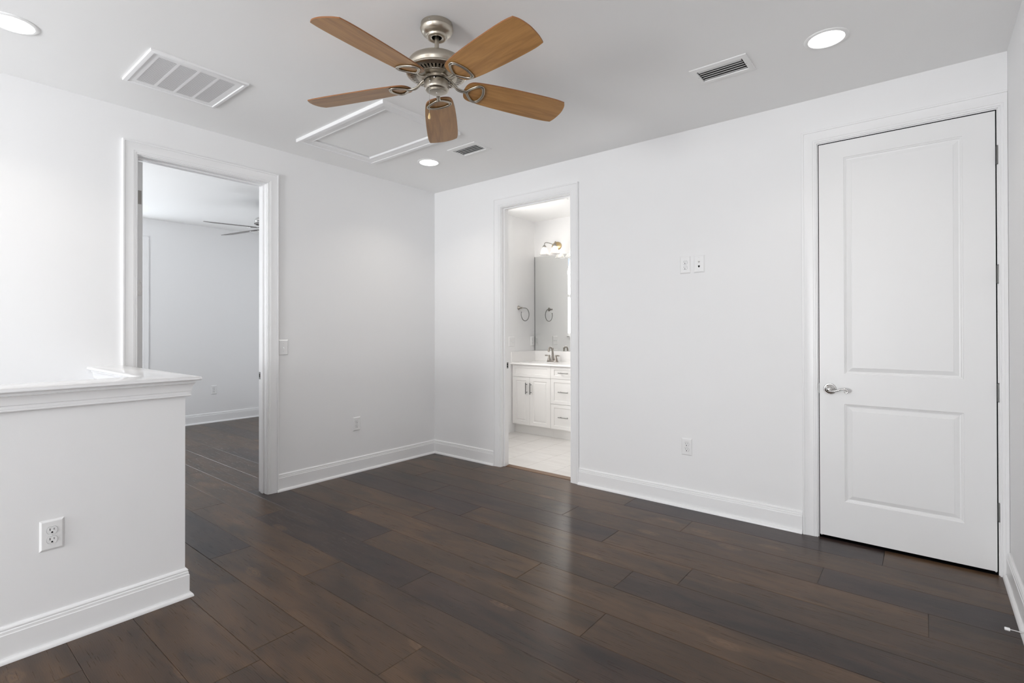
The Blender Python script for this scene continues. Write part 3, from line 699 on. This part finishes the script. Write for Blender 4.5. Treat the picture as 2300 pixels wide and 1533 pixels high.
# ------------------------------------------------------------------ supply registers
def register(cx, cy, label, w=0.300, h=0.206, rz=0.0):
    t = thing('supply_register', label, 'vent', (cx, cy, H), rz)
    ow, oh = 0.120, 0.067
    bm = newbm(); P = []
    for sx, sy in ((-1, -1), (1, -1), (1, 1), (-1, 1)): P.append(((sx * ow, sy * oh, -0.0004), (sx * 1.0, sy * 0.036 / 0.030, 0), (0, 0, -1)))
    sweep(bm, [(0, 0), (0, 0.0035), (0.0015, 0.0065), (0.020, 0.0060), (0.028, 0.0045), (0.030, 0.0010), (0.030, 0)], P, closed=True)
    obj('register_frame', bm, CEILP, t, smooth=30)
    bm = newbm(); fs = box(bm, (-0.1195, -0.0665, 0.0005), (0.1195, 0.0665, 0.060)); bmesh.ops.delete(bm, geom=[fs[0]], context='FACES_ONLY'); obj('duct', bm, mat('duct_grey', (0.10, 0.10, 0.10), 0.6), t)
    ow, oh = 0.1175, 0.0645
    for k in range(5):
        bm = newbm(); wd = 0.030 if k == 0 else 0.0200; rise = 0.006 if k == 0 else 0.0125; y = -oh + 0.003 + (0 if k == 0 else 0.034 + (k - 1) * 0.0248); pr = []
        for j in range(8):
            a = j / 7 * PI / 2 * 0.95; pr.append((y + wd * math.sin(a), -0.0035 + rise * (1 - math.cos(a))))
        r0_ = [[bm.verts.new((sx * (ow - 0.003), yy, zz)) for yy, zz in pr] for sx in (-1, 1)]
        r1_ = [[bm.verts.new((sx * (ow - 0.003), yy, zz + 0.0010)) for yy, zz in pr] for sx in (-1, 1)]
        for j in range(7):
            bm.faces.new((r0_[0][j], r0_[0][j + 1], r0_[1][j + 1], r0_[1][j])); bm.faces.new((r1_[0][j], r1_[1][j], r1_[1][j + 1], r1_[0][j + 1]))
        bm.faces.new((r0_[0][0], r0_[1][0], r1_[1][0], r1_[0][0]))
        obj('blade', bm, GREYM, t, smooth=50)
    for s in (-1, 1):
        bm = newbm(); lathe(bm, [(0.003, 0), (0.0028, -0.001), (0, -0.0016)], 10, org=(s * (w / 2 - 0.022), 0, -0.0058), caps=False); obj('screw', bm, NICKD, t)
    return t
register(3.160, -0.740, 'white supply register on the ceiling left of the recessed light near the closed door')
register(1.198, -0.722, 'white supply register between the attic hatch and the far corner of the ceiling')
register(0.83, 0.985, 'white register on the bathroom ceiling seen through the doorway', 0.300, 0.206)

# ------------------------------------------------------------------ ceiling fan
def build_fan(name, label, loc, phase, blade_m, edge_m, metal, chain=True, s=1.0, wide=1.0):
    t = thing(name, label, 'ceiling fan', loc)
    bm = newbm()
    lathe(bm, [(0.0, 0.0), (0.0750, 0.0), (0.0750, -0.020), (0.0775, -0.0215), (0.0780, -0.024), (0.0765, -0.028), (0.0740, -0.034), (0.0680, -0.043), (0.0590, -0.050), (0.0510, -0.0535), (0.0475, -0.0565), (0.0470, -0.061), (0.0450, -0.0650), (0.0400, -0.067), (0.0270, -0.0655), (0.0240, -0.062)], 64, caps=False)
    canopy = obj('canopy', bm, metal, t, smooth=50)
    bm = newbm(); lathe(bm, [(0.0240, -0.062), (0.0235, -0.045), (0, -0.045)], 32, caps=False); obj('canopy_socket', bm, BLACK, canopy)
    for a in (0.35, 0.35 + PI, 0.35 + PI / 2, 0.35 + 1.5 * PI):
        bm = newbm(); lathe(bm, [(0.0042, 0), (0.0036, 0.002), (0, 0.0028)], 10, axis=(math.cos(a), math.sin(a), 0), org=(0.0745 * math.cos(a), 0.0745 * math.sin(a), -0.012)); obj('screw', bm, NICKD, canopy)
    bm = newbm(); lathe(bm, [(0.0105, -0.046), (0.0105, -0.150)], 24); obj('downrod', bm, metal, t, smooth=50)
    bm = newbm()
    lathe(bm, [(0.0105, -0.137), (0.0160, -0.138), (0.0200, -0.142), (0.0235, -0.147), (0.0350, -0.1505), (0.0550, -0.1525), (0.0850, -0.158), (0.1080, -0.167), (0.1270, -0.179), (0.1370, -0.193), (0.1390, -0.205),
               (0.1370, -0.2165), (0.1330, -0.2220), (0.1330, -0.2250), (0.1400, -0.2280), (0.1435, -0.2325), (0.1430, -0.2380), (0.1390, -0.2415), (0.1330, -0.2430), (0.1260, -0.2450), (0.1240, -0.2460)], 96, caps=False)
    motor = obj('motor_housing', bm, metal, t, smooth=40)
    bm = newbm()
    lathe(bm, [(0.1245, -0.234), (0.090, -0.238)], 64, caps=False); obj('vent_recess', bm, BLACK, motor)
    bm = newbm(); nr = 44
    for k in range(nr):
        a = 2 * PI * k / nr; ca, sa = math.cos(a), math.sin(a); ta = (-sa, ca); V = []
        for (r, z) in ((0.1245, -0.2462), (0.0945, -0.2515), (0.0945, -0.2480), (0.1245, -0.2425)):
            for w_ in (-1, 1):
                hw = 0.0042 * r / 0.1; V.append(bm.verts.new((r * ca + w_ * hw * ta[0], r * sa + w_ * hw * ta[1], z)))
        for f in ((0, 2, 3, 1), (2, 4, 5, 3), (4, 6, 7, 5), (6, 0, 1, 7), (0, 6, 4, 2), (1, 3, 5, 7)): bm.faces.new([V[i] for i in f])
    obj('vent_ribs', bm, metal, motor)
    bm = newbm()
    lathe(bm, [(0.0960, -0.2500), (0.0950, -0.2522), (0.0850, -0.2550), (0.0720, -0.2560), (0.0700, -0.2570), (0.0, -0.2570)], 64, caps=False); obj('flywheel', bm, metal, motor, smooth=40)
    bm = newbm()
    lathe(bm, [(0.0560, -0.2540), (0.0600, -0.2555), (0.0620, -0.2570), (0.0620, -0.2680), (0.0600, -0.2695)], 64, caps=False); obj('hub_ring', bm, metal, t, smooth=40)
    bm = newbm()
    lathe(bm, [(0.0545, -0.2670), (0.0570, -0.2700), (0.0575, -0.3000), (0.0565, -0.3080), (0.0530, -0.3130), (0.0480, -0.3150), (0.0445, -0.3150), (0.0440, -0.3175), (0.0405, -0.3180), (0.0400, -0.3205), (0.0355, -0.3215), (0.0, -0.3220)], 64, caps=False)
    lathe(bm, [(0.0545, -0.2670), (0.0, -0.2670)], 64, caps=False)
    sh = obj('switch_housing', bm, metal, t, smooth=40)
    bm = newbm(); lathe(bm, [(0.0045, -0.3215), (0.0042, -0.3245), (0, -0.3255)], 14, caps=False); obj('screw', bm, NICKP, sh, smooth=50)
    for a in (-0.95, 0.60, 2.4):
        bm = newbm(); lathe(bm, [(0.0035, 0), (0.0032, 0.002), (0, 0.003)], 10, axis=(math.cos(a), math.sin(a), 0), org=(0.0570 * math.cos(a), 0.0570 * math.sin(a), -0.276)); obj('screw', bm, CHROME, sh)
        bm = newbm(); b_ = a + 0.11; q = Vector((math.cos(b_), math.sin(b_), 0)); lathe(bm, [(0.0030, 0), (0.0030, 0.0006), (0, 0.0006)], 10, axis=q, org=tuple(q * 0.0572 + Vector((0, 0, -0.275)))); obj('slot', bm, BLACK, sh)
    ZB = -0.312; SL = -0.2178
    # blade outline in local (radius along x, tangent along y)
    def outline():
        up = smoothpts([(0.135, 0.0, 0), (0.139, 0.030, 0), (0.150, 0.052, 0), (0.172, 0.065, 0), (0.220, 0.0730, 0), (0.300, 0.0795, 0), (0.420, 0.0845, 0), (0.540, 0.0865, 0), (0.600, 0.0850, 0), (0.640, 0.0800, 0)], 5)
        tip = smoothpts([(0.640, 0.0800, 0), (0.652, 0.050, 0), (0.660, 0.010, 0), (0.6610, -0.020, 0), (0.655, -0.055, 0), (0.642, -0.0800, 0)], 5)
        dn = [Vector((p.x, -p.y, 0)) for p in reversed(up[1:])]
        dn[0] = Vector((0.642, -0.0800, 0))
        return up + tip[1:-1] + dn
    ol = outline()
    for k in range(5):
        ang = phase + k * 2 * PI / 5
        M4 = Matrix.Rotation(ang, 4, 'Z') @ Matrix.Translation((0, 0, ZB))
        def tilt(p, dz=0.0): return Vector((p[0], p[1], p[1] * SL + (0.64 - p[0]) * 0.047 + (p[2] if len(p) > 2 else 0) + dz))
        bm = newbm(); n = len(ol)
        lo = [bm.verts.new(tilt((p.x, p.y * wide))) for p in ol]; hi = [bm.verts.new(tilt((p.x, p.y * wide), 0.0055)) for p in ol]
        bm.faces.new(lo[::-1]); bm.faces.new(hi)
        for i in range(n): bm.faces.new((lo[i], lo[(i + 1) % n], hi[(i + 1) % n], hi[i])).material_index = 1
        b = obj('blade', bm, [blade_m, edge_m], t); b.matrix_local = M4
        # leaf shaped iron: double rail loop under the blade root, arm to the hub
        bm = newbm()
        lp = smoothpts([(0.146, 0.006, -0.004), (0.158, 0.026, -0.004), (0.184, 0.054, -0.004), (0.205, 0.060, -0.004), (0.222, 0.046, -0.004), (0.233, 0.0, -0.004), (0.222, -0.046, -0.004), (0.205, -0.060, -0.004), (0.184, -0.054, -0.004), (0.158, -0.026, -0.004), (0.146, -0.006, -0.004)], 5)
        tube(bm, [tilt(p) for p in lp], 0.0036, 8, closed=True)
        tube(bm, [tilt(Vector((0.187, 0, -0.0045)) + Vector(((p.x - 0.187) * 0.84, p.y * 0.86, 0))) for p in lp], 0.0034, 8, closed=True)
        iron = obj('blade_iron', bm, metal, b, smooth=60)
        bm = newbm()
        for s_ in (-1, 1):
            ap = smoothpts([(0.058, s_ * 0.013, 0.052), (0.072, s_ * 0.008, 0.048), (0.086, s_ * 0.0050, 0.037), (0.102, s_ * 0.0058, 0.024), (0.120, s_ * 0.0055, 0.0185), (0.138, s_ * 0.0056, 0.0185), (0.150, s_ * 0.0090, 0.0185)], 5)
            tube(bm, [Vector((p.x, p.y, p.z + p.y * SL)) for p in ap], 0.0042, 8)
        ap = smoothpts([(0.058, 0, 0.054), (0.072, 0, 0.050), (0.086, 0, 0.040), (0.102, 0, 0.027), (0.120, 0, 0.0215), (0.138, 0, 0.0215), (0.148, 0, 0.0215)], 5)
        tube(bm, ap, [(0.0030, 0.0100 - 0.006 * min(1, i / 12)) for i in range(len(ap))], 8, flat=(0, 0, 1))
        obj('iron_arm', bm, metal, b, smooth=60)
    if chain:
        p = Vector(rr) * -0.024 - Vector((fw.x, fw.y, 0)).normalized() * 0.0520
        bm = newbm(); q = p.normalized()
        lathe(bm, [(0.0045, 0), (0.0035, 0.003), (0.0026, 0.007), (0, 0.008)], 12, axis=(q.x, q.y, -0.4), org=(p.x * 0.96, p.y * 0.96, -0.289)); obj('chain_bushing', bm, CHROME, sh)
        bm = newbm(); z = -0.296; px, py = p.x * 1.09, p.y * 1.09
        nb = 50
        for i in range(nb):
            bmesh.ops.create_icosphere(bm, subdivisions=1, radius=0.0013, matrix=Matrix.Translation((px, py, z - i * 0.00295)))
        tube(bm, [(px, py, z), (px, py, z - nb * 0.00295)], 0.0005, 6)
        ch = obj('pull_chain', bm, CHROME, t, smooth=60)
        zz = z - nb * 0.00295
        bm = newbm(); lathe(bm, [(0.0, 0.001), (0.0022, 0.0), (0.0034, -0.006), (0.0062, -0.016), (0.0066, -0.021), (0.0050, -0.026), (0.0044, -0.028), (0, -0.0285)], 18, org=(px, py, zz)); obj('pull_fob', bm, FOB, ch, smooth=50)
    return t
build_fan('ceiling_fan', 'brushed nickel ceiling fan with five orange-brown wood blades and pull chain', (2.235, -2.0292, H), -1.4364, BLADE, EDGE, NICK)
build_fan('ceiling_fan', 'bedroom ceiling fan with thin dark blades seen through the left doorway', (-1.815, -0.90, H), math.radians(198), SLABL, SLABL, NICKP, chain=False)

# ------------------------------------------------------------------ bathroom: vanity
CF = 1.332      # face plane of doors and drawers
def bar_handle(parent, x, z, L, vertical):
    bm = newbm()
    if vertical:
        tube(bm, [(x, CF - 0.030, z - L / 2), (x, CF - 0.030, z + L / 2)], 0.0055, 10)
        for s in (-1, 1): tube(bm, [(x, CF + 0.001, z + s * L * 0.34), (x, CF - 0.030, z + s * L * 0.34)], 0.0045, 8)
    else:
        tube(bm, [(x - L / 2, CF - 0.030, z), (x + L / 2, CF - 0.030, z)], 0.0055, 10)
        for s in (-1, 1): tube(bm, [(x + s * L * 0.34, CF + 0.001, z), (x + s * L * 0.34, CF - 0.030, z)], 0.0045, 8)
    obj('handle', bm, HINGEM, parent, smooth=50)
CM = [(0.002, 0.004), (0.004, 0.005), (0.012, 0.0055), (0.026, 0.0015)]
CM2 = [(0.002, 0.005), (0.004, 0.0055)]
def front(name, x0, x1, z0, z1, parent, raised, fr=0.052):
    bm = newbm(); panel_slab(bm, x0, x1, z0, z1, CF, CF + 0.018, [(x0 + fr, x1 - fr, z0 + fr * 0.8, z1 - fr * 0.8)], CM if raised else CM2)
    return obj(name, bm, CABP, parent)
def carcass(x0, x1, parent):
    bm = newbm(); box(bm, (x0, CF + 0.0185, 0.112), (x1, TY - 0.002, 0.8635)); obj('carcass', bm, CABP, parent)
    bm = newbm(); box(bm, (x0, CF + 0.070, 0.0), (x1, TY - 0.002, 0.112)); obj('toe_kick', bm, CABP, parent)
t = thing('vanity_cabinet', 'white sink base cabinet with two raised panel doors, left of the drawers', 'cabinet')
carcass(BL + 0.002, 0.562, t)
front('false_drawer_front', -0.018, 0.563, 0.7115, 0.859, t, False, 0.045)
a = front('cabinet_door', -0.018, 0.2525, 0.122, 0.708, t, True); bar_handle(a, 0.213, 0.574, 0.14, True)
a = front('cabinet_door', 0.2560, 0.563, 0.122, 0.708, t, True); bar_handle(a, 0.279, 0.574, 0.14, True)
t = thing('vanity_cabinet', 'white bathroom cabinet with three stacked drawers and bar handles', 'cabinet')
carcass(0.564, 0.960, t)
for z0, z1 in ((0.7145, 0.859), (0.4155, 0.711), (0.122, 0.412)):
    a = front('drawer', 0.5665, 0.952, z0, z1, t, False, 0.048); bar_handle(a, 0.757, (z0 + z1) / 2, 0.135, False)
# counter with integral basin
bm = newbm(); nx, ny = 64, 36; cx0, cx1, cy0, cy1 = BL + 0.0015, 0.975, 1.308, TY - 0.0015
G = []
for j in range(ny + 1):
    row = []
    for i in range(nx + 1):
        x = cx0 + (cx1 - cx0) * i / nx; y = cy0 + (cy1 - cy0) * j / ny
        d = math.sqrt(((x - 0.345) / 0.215) ** 2 + ((y - 1.515) / 0.130) ** 2); z = 0.886
        if d < 1: z = 0.886 - 0.014 * min(1, (1 - d) * 5) - 0.0
        row.append(bm.verts.new((x, y, z)))
    G.append(row)
for j in range(ny):
    for i in range(nx): bm.faces.new((G[j][i], G[j][i + 1], G[j + 1][i + 1], G[j + 1][i]))
ed = [G[0][i] for i in range(nx + 1)] + [G[j][nx] for j in range(1, ny + 1)] + [G[ny][i] for i in range(nx - 1, -1, -1)] + [G[j][0] for j in range(ny - 1, 0, -1)]
lo = [bm.verts.new((v.co.x, v.co.y, 0.864)) for v in ed]
for i in range(len(ed)): bm.faces.new((ed[i], ed[(i + 1) % len(ed)], lo[(i + 1) % len(ed)], lo[i]))
bm.faces.new(lo)
t = thing('vanity_countertop', 'glossy white bathroom countertop with integral sink and backsplash', 'countertop')
obj('countertop', bm, COUNT, t, smooth=40)
bm = newbm(); box(bm, (BL + 0.0015, TY - 0.0205, 0.8855), (0.975, TY - 0.0015, 1.018)); box(bm, (BL + 0.0015, 1.312, 0.8855), (BL + 0.0205, TY - 0.0205, 1.018)); obj('backsplash', bm, COUNT, t, bevel=0.003)
# faucet
t = thing('faucet', 'brushed nickel two-handle bathroom faucet with high curved spout', 'faucet', (0.350, 1.690, 0.8862))
bm = newbm(); V = []
prof = [(1.0, 0.0), (1.0, 0.010), (0.93, 0.016), (0.80, 0.020)]
rg = []
for s_, z in prof:
    rg.append([bm.verts.new((0.080 * s_ * math.copysign(abs(math.cos(a)) ** 0.5, math.cos(a)), 0.026 * s_ * math.copysign(abs(math.sin(a)) ** 0.5, math.sin(a)), z)) for a in [2 * PI * (k + 0.5) / 28 for k in range(28)]])
for A, B in zip(rg[:-1], rg[1:]):
    for i in range(28): bm.faces.new((A[i], A[(i + 1) % 28], B[(i + 1) % 28], B[i]))
bm.faces.new(rg[0]); bm.faces.new(rg[-1]); obj('base_plate', bm, DARKN, t, smooth=40)
bm = newbm(); pts = smoothpts([(0, 0.004, 0.015), (0, 0.004, 0.07), (0, 0.002, 0.125), (0, -0.012, 0.168), (0, -0.045, 0.185), (0, -0.078, 0.168), (0, -0.088, 0.130)], 6)
tube(bm, pts, [0.019 - 0.008 * min(1, i / 14) for i in range(len(pts))], 16)
lathe(bm, [(0, 0), (0.004, 0), (0.004, 0.02), (0.006, 0.026), (0, 0.03)], 10, org=(0, 0.016, 0.150)); obj('spout', bm, DARKN, t, smooth=60)
for s in (-1, 1):
    bm = newbm(); lathe(bm, [(0.024, 0.016), (0.019, 0.040), (0.013, 0.062), (0.011, 0.070), (0.015, 0.074), (0.014, 0.084), (0.006, 0.090), (0, 0.091)], 20, org=(s * 0.052, 0, 0), caps=False)
    h = obj('handle_body', bm, DARKN, t, smooth=50)
    bm = newbm(); tube(bm, [(s * 0.052, 0, 0.079), (s * 0.075, -0.002, 0.082), (s * 0.098, -0.004, 0.081), (s * 0.112, -0.005, 0.081)], [0.0055, 0.0065, 0.0085, 0.0062], 12); obj('handle_lever', bm, DARKN, h, smooth=60)
# mirror
t = thing('vanity_mirror', 'large frameless wall mirror above the bathroom countertop', 'mirror')
bm = newbm(); box(bm, (BL + 0.009, TY - 0.007, 1.0195), (1.45, TY - 0.001, 2.268)); obj('mirror_glass', bm, MIRR, t)
bm = newbm(); box(bm, (BL + 0.0055, TY - 0.0085, 1.0195), (BL + 0.0105, TY - 0.0005, 2.268)); obj('mirror_edge', bm, PALED, t)
# towel ring
t = thing('towel_ring', 'round nickel towel ring on the bathroom side wall', 'towel ring', (BL + 0.0005, 1.480, 1.578))
bm = newbm(); lathe(bm, [(0, 0), (0.026, 0), (0.026, 0.004), (0.020, 0.012), (0.011, 0.030), (0.009, 0.052), (0.011, 0.056), (0.0, 0.060)], 24, axis=(1, 0, 0)); obj('mount', bm, DARKN, t, smooth=50)
bm = newbm(); pts = []
cyr, czr, R_ = 0.075, -0.083, 0.083
for k in range(41):
    a = math.radians(92 - k * (290 / 40)); pts.append((0.050, cyr + R_ * math.cos(a), czr + R_ * math.sin(a)))
pts = [(0.050, 0.0, 0.0), (0.050, 0.03, 0.0008)] + pts[1:]
tube(bm, pts, 0.0050, 10)
lathe(bm, [(0.0068, -0.004), (0.0068, 0.006), (0, 0.008)], 12, org=tuple(Vector(pts[-1]))); obj('ring', bm, HINGEM, t, smooth=60)
# vanity light
VL = (0.325, TY - 0.001, 2.380)
t = thing('vanity_light', 'brass and nickel two-shade light fixture above the bathroom mirror', 'wall light', VL)
bm = newbm()
for v, z in (((1.0, 0.0), 0), ): pass
rgs = []
for s_, d in ((1.0, 0.0), (1.0, 0.006), (0.88, 0.014), (0.55, 0.022), (0.0, 0.026)):
    if s_ == 0: rgs.append([bm.verts.new((0, -d, 0))])
    else: rgs.append([bm.verts.new((0.075 * s_ * math.cos(2 * PI * k / 36), -d, 0.055 * s_ * math.sin(2 * PI * k / 36))) for k in range(36)])
for A, B in zip(rgs[:-1], rgs[1:]):
    for i in range(36):
        if len(B) == 1: bm.faces.new((A[i], A[(i + 1) % 36], B[0]))
        else: bm.faces.new((A[i], A[(i + 1) % 36], B[(i + 1) % 36], B[i]))
bm.faces.new(rgs[0]); obj('backplate', bm, BRASS, t, smooth=40)
bm = newbm(); lathe(bm, [(0.012, 0), (0.016, 0.012), (0.010, 0.030), (0.013, 0.040), (0, 0.046)], 18, axis=(0, -1, 0), org=(0, -0.022, 0.004), caps=False)
lathe(bm, [(0.007, 0), (0.004, 0.020), (0.0075, 0.030), (0.0, 0.044)], 12, org=(0, -0.045, 0.012), caps=False); obj('center_finial', bm, BRASS, t, smooth=50)
for s in (-1, 1):
    ax, ay = 0.013 + s * 0.080, -0.185
    bm = newbm(); pts = smoothpts([(s * 0.010, -0.040, 0.0), (s * 0.030, -0.062, 0.022), (s * 0.064, -0.125, 0.036), (s * 0.080 + 0.008, -0.168, 0.026), (ax, ay, -0.006), (ax, ay, -0.012)], 6)
    tube(bm, pts, 0.0045, 10); arm = obj('arm', bm, NICKD, t, smooth=60)
    bm = newbm(); lathe(bm, [(0.005, 0.0), (0.008, -0.004), (0.021, -0.020), (0.025, -0.024), (0.025, -0.036), (0.020, -0.037)], 24, org=(ax, ay, 0.002), caps=False); obj('socket_cup', bm, NICKD, arm, smooth=40)
    bm = newbm(); prof = [(0.024, -0.034), (0.030, -0.046), (0.038, -0.062), (0.044, -0.085), (0.052, -0.108), (0.066, -0.130)]
    prof2 = [(r - 0.003, z) for r, z in reversed(prof)]
    q = prof + prof2; rings = []
    for r, z in q:
        rings.append([bm.verts.new((ax + (r * (1 + 0.02 * math.cos(14 * 2 * PI * k / 84))) * math.cos(2 * PI * k / 84), ay + (r * (1 + 0.02 * math.cos(14 * 2 * PI * k / 84))) * math.sin(2 * PI * k / 84), z)) for k in range(84)])
    for A, B in zip(rings, rings[1:] + rings[:1]):
        for i in range(84): bm.faces.new((A[i], A[(i + 1) % 84], B[(i + 1) % 84], B[i]))
    obj('glass_shade', bm, GLASS, t, smooth=50)
    bm = newbm(); bmesh.ops.create_uvsphere(bm, u_segments=16, v_segments=10, radius=0.019, matrix=Matrix.Translation((ax, ay, -0.082)) @ Matrix.Diagonal((1, 1, 1.3, 1))); obj('bulb', bm, BULB, t, smooth=60)
